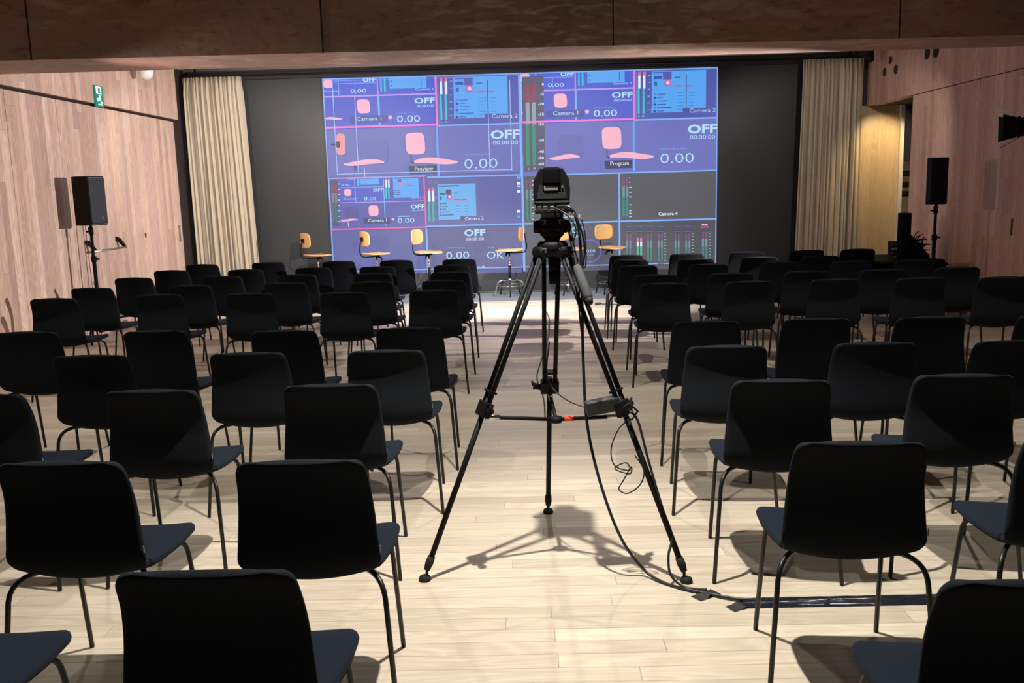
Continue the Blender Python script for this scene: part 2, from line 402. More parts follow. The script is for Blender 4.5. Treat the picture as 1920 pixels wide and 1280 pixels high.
# ---------------------------------------------------------------- video wall
led = empty('video_wall', (0, 14.6, 0))
tag(led, 'large black video wall behind the stage showing a camera switcher multiview', 'screen')
def D(x, y, z): return (x, y - 14.6, z)
b = MB(); b.box(-4.95, 0, .0, 4.95, .10, 3.41, M_LED); b.build('panel', None, led)
EM = {}
def em(c, k=1.0):
    key = (c, k)
    if key not in EM:
        l_ = lin(c); EM[key] = mat('screen_%02x%02x%02x' % c, (.03, .03, .032), .45, spec=.3, emit=tuple(v * k for v in l_))
    return EM[key]
def ray(px, py): return rt * ((px - 960) / F) - up * ((py - 640) / F) + fw
def W(px, py):
    d = ray(px, py); t = 14.6 / d.y; return (d.x * t, EYE + d.z * t)
PXM = 14.6 / F * 1.005
class Sheet:
    """flat picture elements on the screen plane; zoomed reference units via a frame (ox, oy, scale)"""
    def __init__(s, name, frame, dx=0.0): s.n = name; s.f = frame; s.dx = dx; s.k = 0; s.mb = MB(); s.base = 0.0
    def p(s, zx, zy):
        ox, oy, sc = s.f; x, z = W(ox + zx / sc, oy + zy / sc); return x + s.dx, z
    def poly(s, pts, c, k=1.0):
        i = s.mb.mi(em(c, k)); s.k += 1; y = -(s.base + .0003 * s.k)
        vs = [s.mb.bm.verts.new((x, y, z)) for x, z in pts]
        f = s.mb.bm.faces.new(vs); f.material_index = i
    def rect(s, x0, y0, x1, y1, c, k=1.0):
        a, b_ = s.p(x0, y0), s.p(x1, y1)
        s.poly([(a[0], b_[1]), (b_[0], b_[1]), (b_[0], a[1]), (a[0], a[1])], c, k)
    def frame(s, x0, y0, x1, y1, t, c, k=1.0):
        a, b_ = s.p(x0, y0), s.p(x1, y1); t = t / s.f[2] * PXM
        X0, Z1, X1, Z0 = a[0], a[1], b_[0], b_[1]
        for q in ((X0, Z0, X1, Z0 + t), (X0, Z1 - t, X1, Z1), (X0, Z0, X0 + t, Z1), (X1 - t, Z0, X1, Z1)):
            s.poly([(q[0], q[1]), (q[2], q[1]), (q[2], q[3]), (q[0], q[3])], c, k)
    def line(s, x0, y0, x1, y1, t, c, k=1.0):
        a, b_ = Vector(s.p(x0, y0)), Vector(s.p(x1, y1)); t = t / s.f[2] * PXM / 2
        # lines of the picture run true to the screen's own axes
        if abs(x1 - x0) > abs(y1 - y0): b_.y = a.y = (a.y + b_.y) / 2; n_ = Vector((0, t))
        else: b_.x = a.x = (a.x + b_.x) / 2; n_ = Vector((t, 0))
        s.poly([tuple(a - n_), tuple(b_ - n_), tuple(b_ + n_), tuple(a + n_)], c, k)
    def shape(s, cx, cy, w_, h_, c, k=1.0, pw=4.0, n=28, skew=0.0):
        a = s.p(cx, cy); w_ = w_ / s.f[2] * PXM / 2; h_ = h_ / s.f[2] * PXM / 2; pts = []
        for j in range(n):
            t = 2 * PI * j / n; cs, sn = math.cos(t), math.sin(t)
            x = math.copysign(abs(cs) ** (2 / pw), cs) * w_; z = math.copysign(abs(sn) ** (2 / pw), sn) * h_
            pts.append((a[0] + x + z * skew, a[1] + z))
        s.poly(pts, c, k)
    def seat(s, x0, x1, y, h_, c, k=1.0, flip=False):
        a, b_ = s.p(x0, y), s.p(x1, y); z = (a[1] + b_[1]) / 2; H_ = h_ / s.f[2] * PXM; n = 14; top, bot = [], []
        for j in range(n + 1):
            t = j / n; x = a[0] + (b_[0] - a[0]) * t; q = (1 - t) if flip else t
            mid = z + math.sin(q * PI * 1.6 + .2) * H_ * .18
            th = H_ * .5 * (math.sin(PI * min(max(q * .9 + .06, 0), 1)) ** .6)
            top.append((x, mid + th)); bot.append((x, mid - th * .8))
        s.poly(bot + top[::-1], c, k)
    def ring(s, cx, cy, r, t, c, k=1.0, n=40):
        a = s.p(cx, cy); r = r / s.f[2] * PXM; t = t / s.f[2] * PXM; i = s.mb.mi(em(c, k)); s.k += 1; y = -(s.base + .0003 * s.k)
        A = [s.mb.bm.verts.new((a[0] + r * math.cos(2 * PI * j / n), y, a[1] + r * math.sin(2 * PI * j / n))) for j in range(n)]
        B = [s.mb.bm.verts.new((a[0] + (r - t) * math.cos(2 * PI * j / n), y, a[1] + (r - t) * math.sin(2 * PI * j / n))) for j in range(n)]
        for j in range(n):
            f = s.mb.bm.faces.new((A[j], A[(j + 1) % n], B[(j + 1) % n], B[j])); f.material_index = i
    def text(s, txt, x0, yb, x1, h_, c, k=1.0, bold=0.0):
        """text from x0 to x1 with its baseline at yb (at x0) and capital height h_"""
        cu = bpy.data.curves.new('t', 'FONT'); cu.body = txt; cu.size = 1; cu.resolution_u = 2; cu.offset = bold
        ob = bpy.data.objects.new('t', cu); C.objects.link(ob)
        me = bpy.data.meshes.new_from_object(ob.evaluated_get(bpy.context.evaluated_depsgraph_get()))
        bpy.data.objects.remove(ob)
        xs = [v.co.x for v in me.vertices]; ys = [v.co.y for v in me.vertices if True]
        a, b_ = s.p(x0, yb), s.p(x1, yb); H_ = h_ / s.f[2] * PXM
        sx = (b_[0] - a[0]) / (max(xs) - min(xs)); sy = H_ / .70
        i = s.mb.mi(em(c, k)); s.k += 1; y = -(s.base + .0003 * s.k)
        vs = [s.mb.bm.verts.new((a[0] + (v.co.x - min(xs)) * sx, y, a[1] + v.co.y * sy)) for v in me.vertices]
        for pl in me.polygons:
            try:
                f = s.mb.bm.faces.new([vs[j] for j in pl.vertices]); f.material_index = i
            except ValueError: pass
        bpy.data.meshes.remove(me); bpy.data.curves.remove(cu)
    def build(s):
        return s.mb.build(s.n, None, led)
LAV, LAVD, BLU, LINE, PINK = (104, 110, 182), (90, 96, 160), (76, 92, 208), (126, 172, 242), (238, 120, 205)
TXT, SKIN, PAGE, TEAL, WHT, GRN = (178, 220, 250), (246, 178, 200), (88, 164, 240), (30, 190, 215), (220, 232, 245), (60, 180, 150)
ROSE, DARK, GREY = (220, 110, 160), (60, 62, 110), (84, 85, 92)
FA, FB, FC_, FD = (580, 110, 4.795), (960, 110, 4.795), (540, 320, 4.17), (960, 320, 4.795)
bg = Sheet('picture_background', FA)
bg.f = (0, 0, 1); bg.rect(605, 149, 1341.5, 491.5, LAVD); bg.f = FA
bg.rect(115, 180, 1900, 1060, LAV); bg.rect(165, 1062, 1900, 1600, LAVD)
bg.f = FD
bg.rect(100, 40, 955, 455, GREY); bg.rect(965, 25, 1840, 432, GREY)
bg.f = FB; bg.rect(85, 150, 1845, 1010, (106, 111, 186))
bg.f = FC_
bg.rect(330, 450, 1085, 800, (88, 95, 158)); bg.rect(1092, 440, 1830, 795, (86, 90, 142))
bg.f = FD
bg.rect(100, 480, 955, 890, (80, 82, 98)); bg.rect(965, 465, 1835, 875, (78, 79, 88))
bg.build()

def feed(dx, preview):
    s = Sheet('preview_picture' if preview else 'program_picture', FA, dx); s.base = .006
    # camera 1 cell
    s.rect(118, 180, 1140, 610, BLU); s.rect(125, 345, 1135, 605, (78, 92, 198))
    s.rect(640, 172, 1130, 320, (70, 96, 205)); s.rect(635, 172, 655, 296, TEAL); s.rect(668, 172, 690, 296, TEAL)
    s.rect(718, 172, 1055, 262, PAGE); s.line(1005, 172, 1005, 250, 5, DARK)
    for y in (200, 238): s.rect(735, y, 748, y + 12, DARK)
    s.text('Camera 2', 955, 286, 1118, 18, TXT); s.text('Camera 1', 132, 303, 280, 16, TXT)
    s.text('OFF', 480, 208, 600, 30, TXT, bold=.04); s.text('0.00', 372, 308, 515, 32, TXT)
    s.shape(168, 227, 76, 72, SKIN)
    s.line(262, 176, 262, 330, 8, LINE); s.line(412, 225, 412, 320, 5, LINE); s.line(215, 222, 600, 222, 5, LINE)
    s.line(130, 342, 1132, 318, 12, (190, 150, 240)); s.line(612, 172, 616, 330, 12, (190, 130, 230)); s.line(622, 335, 632, 602, 16, LINE)
    s.shape(487, 429, 114, 118, SKIN, skew=-.05); s.seat(135, 298, 540, 22, SKIN)
    s.text('OFF', 945, 403, 1130, 46, TXT, bold=.025); s.text('00:00:00', 965, 438, 1125, 22, TXT)
    s.rect(365, 516, 705, 574, (72, 80, 160)); s.text('Camera 1', 427, 560, 650, 34, TXT); s.text('0.00', 790, 573, 998, 58, TXT)
    s.shape(728, 527, 36, 34, SKIN, pw=1.6); s.text('DATA RATE Mb/s', 788, 498, 955, 9, LINE)
    # camera 2 cell
    s.rect(1160, 168, 1885, 590, (80, 88, 168))
    for x in (1172, 1216):
        s.rect(x, 172, x + 26, 206, ROSE); s.rect(x, 206, x + 26, 320, WHT); s.rect(x, 320, x + 26, 550, (20, 196, 210))
    for j in range(6): s.rect(1262, 200 + j * 62, 1285, 206 + j * 62, LINE)
    s.text('L R', 1185, 576, 1246, 12, TXT)
    s.rect(1292, 168, 1786, 492, PAGE); s.rect(1300, 490, 1582, 530, PAGE)
    s.rect(1305, 175, 1470, 182, (60, 90, 180)); s.rect(1312, 208, 1385, 236, (60, 80, 170)); s.rect(1392, 180, 1470, 240, (96, 90, 170))
    s.shape(1438, 273, 60, 56, (190, 90, 160), pw=2); s.shape(1440, 270, 34, 34, (245, 190, 225), pw=2); s.rect(1318, 262, 1345, 296, (70, 90, 170)); s.rect(1350, 270, 1374, 292, TEAL)
    s.rect(1500, 292, 1575, 302, (200, 80, 150)); s.rect(1590, 292, 1662, 302, (200, 80, 150)); s.rect(1500, 218, 1552, 224, DARK)
    for j in range(6):
        y = 366 + j * 30
        s.rect(1318, y, 1342, y + 18, (50, 70, 150) if j % 2 else (90, 130, 210)); s.rect(1350, y + 4, 1350 + (70, 50, 90, 80, 130, 60)[j], y + 9, (56, 84, 165))
        s.rect(1530, y - 12, 1590, y - 9, (70, 120, 200)); s.rect(1630, y - 12, 1680, y - 9, (70, 120, 200))
    s.line(1603, 195, 1607, 490, 7, DARK); s.rect(1580, 495, 1640, 525, (72, 84, 160)); s.text('Camera 2', 1640, 537, 1872, 34, TXT)
    # borders
    s.line(130, 190, 145, 610, 8, (170, 180, 250)); s.line(145, 616, 1150, 600, 16, PINK); s.line(1137, 160, 1150, 610, 16, PINK)
    s.line(1160, 600, 1890, 585, 14, LINE); s.line(1150, 610, 1162, 1055, 20, (104, 156, 230))
    # stools as filmed by the tripod camera
    s.shape(590, 840, 230, 200, (99, 105, 176), pw=5)
    if preview:
        s.shape(287, 770, 82, 182, (228, 150, 160), skew=.02); s.shape(262, 772, 40, 60, (60, 56, 90), pw=2); s.rect(198, 765, 252, 778, (60, 56, 90))
        s.seat(312, 676, 938, 48, SKIN, flip=True)
        s.rect(405, 962, 425, 1005, (72, 72, 120)); s.rect(492, 980, 505, 1062, (190, 205, 240))
    else:
        s.seat(410, 676, 938, 44, SKIN, flip=True)
    s.shape(955, 764, 168, 186, SKIN, pw=4.5, skew=-.04); s.line(916, 860, 918, 925, 8, (50, 50, 80)); s.line(918, 935, 960, 930, 8, (50, 50, 80))
    s.seat(944, 1334, 925, 58, SKIN)
    s.text('OFF', 1630, 722, 1893, 72, TXT, bold=.032); s.text('00:00:00', 1652, 774, 1876, 34, TXT); s.text('DATA RATE Mb/s', 1392, 870, 1628, 14, LINE)
    s.text('0.00', 1396, 990, 1694, 86, TXT, bold=-.008)
    s.rect(900, 966, 1148, 1030, (56, 60, 92)); s.text('Preview' if preview else 'Program', 952, 1010, 1116, 38, WHT)
    s.rect(1155, 960, 1172, 1058, (120, 170, 240))
    if preview:
        for a in ((215, 175, 250, 1032), (410, 340, 448, 1022), (1612, 500, 1622, 1000), (1800, 190, 1822, 1005)): s.line(*a, 6, (170, 195, 250))
        s.line(250, 1032, 1822, 1003, 6, (170, 195, 250)); s.line(215, 172, 1800, 190, 4, (120, 170, 240))
    s.build()
feed(0.0, True); feed(3.086, False)

def meter(s, x, y0, y1, w_, gap, dim=True, n=2):
    h = y1 - y0
    cs = ((118, 84, 118), (112, 140, 158), (62, 128, 122)) if dim else (ROSE, WHT, GRN)
    for j in range(n):
        X = x + j * (w_ + gap)
        s.rect(X, y0, X + w_, y0 + h * .24, cs[0]); s.rect(X, y0 + h * .24, X + w_, y0 + h * .5, cs[1]); s.rect(X, y0 + h * .5, X + w_, y1, cs[2])
s = Sheet('program_level_meter', FB); s.base = .022
s.rect(88, 165, 300, 1010, (84, 84, 112)); 
for x in (122, 178):
    s.rect(x, 230, x + 38, 395, (150, 60, 84)); s.rect(x, 395, x + 38, 590, (140, 160, 172)); s.rect(x, 590, x + 38, 960, (52, 140, 110))
for t_, y in (('0', 243), ('-5', 332), ('-10', 420), ('-15', 512), ('-20', 602), ('-30', 745), ('-40', 848), ('-50', 905), ('-60', 958)):
    s.text(t_, 285 - 17 * len(t_), y, 287, 22, WHT, bold=.02)
s.text('L', 146, 996, 158, 18, WHT); s.text('R', 196, 996, 212, 18, WHT)
s.build()

# second row
s = Sheet('camera_picture', FC_); s.base = .008
s.rect(318, 58, 1082, 440, (88, 92, 170)); s.rect(410, 62, 750, 242, (76, 92, 196)); s.rect(758, 62, 1072, 242, (80, 92, 176))
s.rect(328, 76, 412, 432, (76, 80, 120)); 
for x in (342, 366):
    s.rect(x, 120, x + 20, 175, (140, 60, 90)); s.rect(x, 175, x + 20, 250, (110, 130, 150)); s.rect(x, 250, x + 20, 402, (50, 120, 110))
for j in range(8): s.rect(390, 100 + j * 42, 408, 106 + j * 42, TXT)
s.shape(468, 170, 54, 54, SKIN); s.text('OFF', 666, 160, 746, 20, TXT, bold=.025); s.text('0.00', 598, 232, 690, 26, TXT); s.text('Camera 1', 440, 227, 540, 14, TXT)
s.rect(560, 64, 715, 105, PAGE); s.rect(540, 62, 555, 118, TEAL); s.text('OFF', 468, 74, 518, 10, TXT); s.text('0.00', 420, 120, 480, 14, TXT)
s.line(412, 130, 750, 126, 5, LINE); s.line(524, 62, 528, 244, 6, LINE)
for x in (760, 782): s.rect(x, 62, x + 15, 72, ROSE); s.rect(x, 72, x + 15, 130, WHT); s.rect(x, 130, x + 15, 222, (30, 196, 205))
s.rect(820, 62, 1026, 208, PAGE); s.rect(856, 66, 888, 88, (90, 86, 165)); s.shape(877, 104, 26, 24, (220, 110, 180), pw=2); s.rect(905, 112, 975, 119, (200, 80, 150))
for j in range(3): s.rect(826, 150 + j * 16, 836, 158 + j * 16, DARK); s.rect(842, 152 + j * 16, 880, 155 + j * 16, DARK)
s.line(412, 246, 1075, 240, 6, (190, 150, 230)); s.line(752, 62, 758, 432, 7, LINE); s.text('Camera 2', 965, 216, 1062, 14, TXT)
s.shape(500, 330, 100, 90, (80, 84, 150)); s.shape(671, 312, 76, 82, SKIN); s.seat(414, 550, 386, 18, SKIN, flip=True); s.rect(471, 398, 477, 440, WHT)
s.text('OFF', 960, 298, 1072, 34, TXT, bold=.025); s.text('00:00:00', 972, 317, 1070, 13, TXT); s.text('0.00', 862, 408, 990, 38, TXT); s.rect(860, 354, 955, 357, TXT)
s.rect(596, 372, 800, 410, (64, 70, 118)); s.text('Camera 1', 630, 400, 774, 24, WHT); s.shape(822, 379, 24, 20, SKIN, pw=1.6)
s.frame(314, 56, 1086, 446, 11, (240, 90, 160))
s.build()
s = Sheet('camera_picture', FC_); s.base = .010
for x in (1094, 1124): s.rect(x, 132, x + 22, 156, ROSE); s.rect(x, 156, x + 22, 240, WHT); s.rect(x, 240, x + 22, 396, (40, 178, 150))
for j in range(6): s.rect(1150, 90 + j * 58, 1160, 94 + j * 58, TXT)
s.rect(1168, 106, 1474, 352, (100, 172, 232)); s.rect(1178, 350, 1350, 380, (100, 172, 232)); s.rect(1186, 176, 1230, 186, DARK); s.rect(1234, 146, 1278, 186, (80, 66, 120))
s.rect(1186, 200, 1204, 228, (60, 80, 160)); s.rect(1212, 196, 1232, 212, TEAL); s.shape(1262, 207, 38, 40, (190, 50, 110), pw=2); s.shape(1263, 205, 20, 22, (250, 190, 225), pw=2)
s.rect(1298, 220, 1346, 230, (210, 70, 130)); s.rect(1352, 220, 1398, 230, (210, 70, 130)); s.rect(1298, 172, 1330, 177, DARK); s.rect(1180, 116, 1340, 122, (70, 90, 140))
for j in range(5):
    y = 252 + j * 22; s.rect(1190, y, 1202, y + 10, (50, 60, 120)); s.rect(1206, y + 3, 1206 + (36, 44, 30, 60, 90)[j], y + 7, (50, 60, 120)); s.rect(1318, y - 2, 1350, y, (60, 100, 180)); s.rect(1380, y - 2, 1412, y, (60, 100, 180))
s.rect(1350, 356, 1390, 380, (72, 78, 120)); s.text('Camera 2', 1384, 386, 1530, 24, WHT)
for y, c in ((44, (70, 170, 240)), (88, WHT), (118, TXT), (150, WHT), (306, WHT), (348, (60, 160, 230))): s.rect(1790, y, 1818, y + (22 if c != TXT else 8), c)
s.build()
s = Sheet('status_readout', FC_); s.base = .010
s.text('OFF', 1378, 510, 1544, 48, TXT, bold=.032); s.text('00:00:00', 1394, 546, 1532, 22, WHT); s.text('0.00', 1238, 690, 1418, 56, TXT); s.text('OK', 1556, 688, 1690, 56, TXT)
s.text('DATA RATE Mb/s', 1234, 608, 1384, 9, LINE); s.text('CACHE', 1552, 605, 1612, 10, LINE); s.text('ook', 1482, 760, 1545, 20, WHT)
s.build()
s = Sheet('timer_readout', FD); s.base = .010
s.text('STOP', 425, 562, 657, 48, (150, 226, 255), bold=.025); s.text('00:00:00', 440, 606, 610, 24, TXT); s.text('Camera 3', 446, 422, 612, 26, WHT, bold=.01)
s.ring(700, 722, 104, 14, (98, 98, 190)); s.text('00:00', 645, 735, 748, 28, (190, 210, 250)); s.text('seconds', 655, 762, 738, 16, (150, 165, 220)); s.text('Cue Scene', 650, 854, 745, 13, (150, 160, 200))
s.build()
s = Sheet('level_meters', FD); s.base = .010
meter(s, 122, 85, 435, 26, 10); meter(s, 990, 60, 410, 24, 8)
for j, y in enumerate((60, 100, 146, 188, 232, 302, 356, 378, 408)):
    s.rect(1052, y, 1052 + (10 if j < 2 else 20), y + 8, TXT); s.rect(182, y + 24, 196, y + 32, TXT)
s.text('Camera 4', 1316, 402, 1486, 28, WHT, bold=.015)
for x, lit in ((1026, 0), (1120, 1), (1214, 0), (1309, 0), (1460, 0), (1555, 0)):
    s.rect(x - 14, 520, x + 62, 527, (84, 84, 170)); s.rect(x - 6, 498, x + 52, 506, (96, 98, 140)); s.rect(x - 8, 544, x + 54, 549, (100, 104, 130))
    if lit: meter(s, x, 602, 758, 18, 12, False)
    else: meter(s, x, 566, 812, 16, 12)
    s.rect(x - 5, 832, x + 50, 838, (84, 90, 150))
for x0 in (1365, 1612, 1764):
    for j in range(10): s.rect(x0, 560 + j * 27, x0 + 18, 565 + j * 27, (170, 180, 200))
meter(s, 1702, 550, 810, 20, 10); s.rect(1688, 500, 1766, 510, (240, 60, 130)); s.text('PGM', 1702, 492, 1752, 14, WHT, bold=.032)
s.build()
s = Sheet('cell_borders', FD); s.base = .028
s.line(92, -150, 105, 905, 20, LINE); s.line(960, 25, 968, 762, 14, LINE); s.line(490, 27, 1840, 2, 12, LINE); s.line(100, 478, 1838, 430, 14, LINE)
s.f = FC_
s.line(1086, 432, 1830, 418, 12, LINE); s.line(1090, 50, 1830, 34, 12, LINE); s.line(1084, 448, 1096, 800, 13, LINE); s.line(318, 56, 1080, 46, 8, LINE)
s.f = (0, 0, 1)
s.frame(604.5, 148, 1342, 492, 2.0, LINE)
s.f = FA; s.line(1890, 150, 1905, 1060, 20, LINE)
s.build()

# ---------------------------------------------------------------- curtains
def curtain(name, x0, x1, y, z0, z1, seed, label, flare=0.0):
    rnd = random.Random(seed); n = 260; ph = []; a = 0
    widths = []; t = 0
    while t < 1: wdt = rnd.uniform(.032, .100); widths.append((t, wdt, rnd.uniform(.5, 1.5))); t += wdt
    def fn(u, v):
        ux = u
        for t0, wd, amp in widths:
            if t0 <= ux < t0 + wd or (ux >= 1 and t0 + wd >= 1): k = (ux - t0) / wd; A = amp; break
        z = z1 + (z0 - z1) * v
        pinch = min(1, v * 14)
        fold = (math.sin(k * PI * 2) + .3 * math.sin(k * PI * 4 + A * 9)) * .052 * A * (.35 + .65 * pinch) + math.sin(u * 37 + v * 2.5 + seed) * .016 * pinch + math.sin(u * 220) * .010 * (1 - pinch)
        X = x0 + (x1 - x0) * (u + .012 * math.sin(k * 2 * PI + 1 + v * 1.5) * pinch) 
        X += flare * v * u
        return (X, y + fold + .01 * math.sin(v * 5 + u * 20), z)
    mb = MB(); mb.grid(fn, n, 26)
    o = mb.build(name, M_CURT, solid=.006); tag(o, label, 'curtain', 'cream stage curtains')
    return o
curtain('curtain', -5.185, -4.30, 14.2, .03, 3.422, 3, 'cream pleated curtain hanging left of the video wall', .10)
curtain('curtain', 5.12, 4.22, 14.2, .03, 3.422, 5, 'cream pleated curtain hanging right of the video wall', -.07)
t_ = MB().box(-5.16, 14.17, 3.425, 5.04, 14.23, 3.445, M_BLACK).build('curtain_track'); tag(t_, 'dark curtain rail running under the ceiling above the video wall', 'curtain rail')
MB().box(-5.0, 14.19, 3.445, -4.97, 14.21, 3.55, M_BLACK).build('bracket', None, t_)
MB().box(4.9, 14.19, 3.445, 4.93, 14.21, 3.55, M_BLACK).build('bracket', None, t_)

# ---------------------------------------------------------------- audience chairs
PROF = [(-.262, .848), (-.247, .820), (-.230, .785), (-.215, .745), (-.206, .700), (-.203, .655), (-.205, .615), (-.207, .575), (-.206, .535), (-.197, .497), (-.174, .465), (-.132, .448)]
SEATP = [(-.132, .448), (-.08, .446), (-.02, .448), (.05, .452), (.12, .458), (.18, .462), (.215, .458), (.235, .446)]
def interp(P, t):
    t = t * (len(P) - 1); k = min(int(t), len(P) - 2); f = t - k
    a, b_, c, d = P[max(k - 1, 0)], P[k], P[k + 1], P[min(k + 2, len(P) - 1)]
    return tuple(.5 * (2 * b_[i] + (c[i] - a[i]) * f + (2 * a[i] - 5 * b_[i] + 4 * c[i] - d[i]) * f * f + (3 * b_[i] - a[i] - 3 * c[i] + d[i]) * f ** 3) for i in (0, 1))
def make_chair():
    root = empty('audience_chair')
    def back(u, v):
        y, z = interp(PROF, u); s_ = v * 2 - 1
        d = .848 - z; r = .05; hw = .193 + .024 * min(1, max(0, (.80 - z) / .28))
        if z < .5: hw -= .012 * (.5 - z) / .04
        if d < r: hw = hw - r + math.sqrt(max(0, r * r - (r - d) ** 2))
        # the edges wrap forward a little and the foot of the shell bows down in the middle
        q = s_ * s_; low = max(0, (.56 - z) / .1)
        return (s_ * hw, y + .022 * q * (1 - .6 * min(1, low)), z + .030 * q * min(1, low) - .004 * q * (1 if d < .01 else 0))
    mb = MB(); mb.grid(back, 40, 18)
    bk = mb.build('backrest', M_BACKF, root, solid=.026, sub=1)
    def seat(u, v):
        y, z = interp(SEATP, u); s_ = v * 2 - 1; d = .235 - y; r = .07
        hw = .205 + .027 * min(1, u * 2.2)
        if d < r: hw = hw - r + math.sqrt(max(0, r * r - (r - d) ** 2))
        q = s_ * s_
        return (s_ * hw, y + (.0088 * q if u == 0 else 0) * 1, z + .030 * q * (1 - u) + .004 * q)
    mb = MB(); mb.grid(seat, 26, 18); mb.build('seat', M_FABRIC, root, solid=.030, sub=1)
    for sx in (-1, 1):
        p = [(sx * .10, .0, .440)] + arc((sx * .16, -.10, .445), (sx * .217, -.185, .458), (sx * .224, -.196, .385)) + [(sx * .252, -.245, .004)]
        MB().tube(p, .0085).build('rear_leg', M_LEG, root)
        p = [(sx * .10, .03, .440)] + arc((sx * .165, .11, .440), (sx * .196, .168, .446), (sx * .199, .178, .38)) + [(sx * .212, .245, .004)]
        MB().tube(p, .0085).build('front_leg', M_LEG, root)
    MB().tube([(-.11, .0, .440), (.11, .0, .440)], .008).tube([(-.11, .03, .440), (.11, .03, .440)], .008).build('under_seat_bar', M_LEG, root)
    MB().box(.2140, -.2020, .540, .2168, -.1960, .562, M_PALE).build('fabric_tag', None, bk)
    return root
ORD = ['first', 'second', 'third', 'fourth', 'fifth', 'sixth']
# (x, y) of the top of each backrest, from the aisle outward; the rows run from the nearest to the stage
LEFT = [
    [(-.67, 1.74), (-1.43, 1.76)],
    [(-.66, 2.51), (-1.39, 2.55)],
    [(-.80, 3.57), (-1.52, 3.54), (-2.22, 3.53)],
    [(-.69, 4.35), (-1.38, 4.37), (-2.18, 4.40)],
    [(-.67, 5.08), (-1.39, 5.09), (-2.18, 5.20), (-2.99, 5.28)],
    [(-.73, 7.08), (-1.44, 7.07), (-2.22, 7.17), (-2.98, 7.25), (-3.79, 7.14)],
    [(-.72, 7.86), (-1.36, 7.90), (-2.14, 7.98), (-2.99, 7.97), (-3.87, 7.96)],
    [(-.73, 8.66), (-1.49, 8.74), (-2.24, 8.80), (-2.98, 8.82), (-3.90, 8.90)],
    [(-.78, 9.50), (-1.57, 9.52), (-2.27, 9.60), (-2.99, 9.58), (-3.84, 9.72)],
    [(-.76, 10.29), (-1.49, 10.38), (-2.17, 10.45), (-3.02, 10.55), (-3.78, 10.50)]]
RIGHT = [
    [(.97, 1.62)],
    [(.97, 2.58), (1.66, 2.60)],
    [(.98, 3.46), (1.70, 3.48)],
    [(.94, 4.25), (1.64, 4.24), (2.28, 4.20)],
    [(1.00, 5.05), (1.62, 5.05), (2.24, 5.01), (2.90, 4.98)],
    [(1.08, 7.15), (1.75, 7.14), (2.42, 7.13), (3.06, 7.07), (3.66, 6.99)],
    [(1.11, 7.87), (1.76, 7.84), (2.42, 7.86), (3.07, 7.84), (3.71, 7.86)],
    [(1.08, 8.85), (1.76, 8.80), (2.46, 8.84), (3.11, 8.75), (3.71, 8.72)],
    [(1.09, 9.60), (1.76, 9.46), (2.43, 9.51), (3.04, 9.45)],
    [(1.12, 10.25), (1.80, 10.24), (2.49, 10.30), (3.16, 10.29), (3.73, 10.29)]]
proto = make_chair(); first = True
rnd = random.Random(11)
SIDE_YAW = {'left': 0.0, 'right': -4.0}
for side, rows in (('left', LEFT), ('right', RIGHT)):
    for r, row in enumerate(rows):
        for k, (x, y) in enumerate(row):
            if first: o = proto; first = False
            else: o = copy_tree(proto)
            a = math.radians(SIDE_YAW[side] + rnd.uniform(-1.5, 1.5))
            o.rotation_euler = (0, 0, a)
            # origin sits between the feet, the back's top lies 0.256 behind it
            o.location = (x - (.016 if side == 'left' else 0) - .256 * math.sin(a), y + .256 * math.cos(a), 0)
            if r < 5: rowname = ['nearest row', 'second nearest row', 'third nearest row', 'fourth nearest row', 'fifth nearest row'][r]
            else: rowname = ['fifth row from stage', 'fourth row from stage', 'third row from stage', 'second row from stage', 'front row by stage'][r - 5]
            seatname = 'aisle seat' if k == 0 else ORD[k] + ' from the aisle'
            tag(o, 'black upholstered chair %s of the aisle, %s, %s' % (side, rowname, seatname), 'chair', 'black audience chairs in rows')

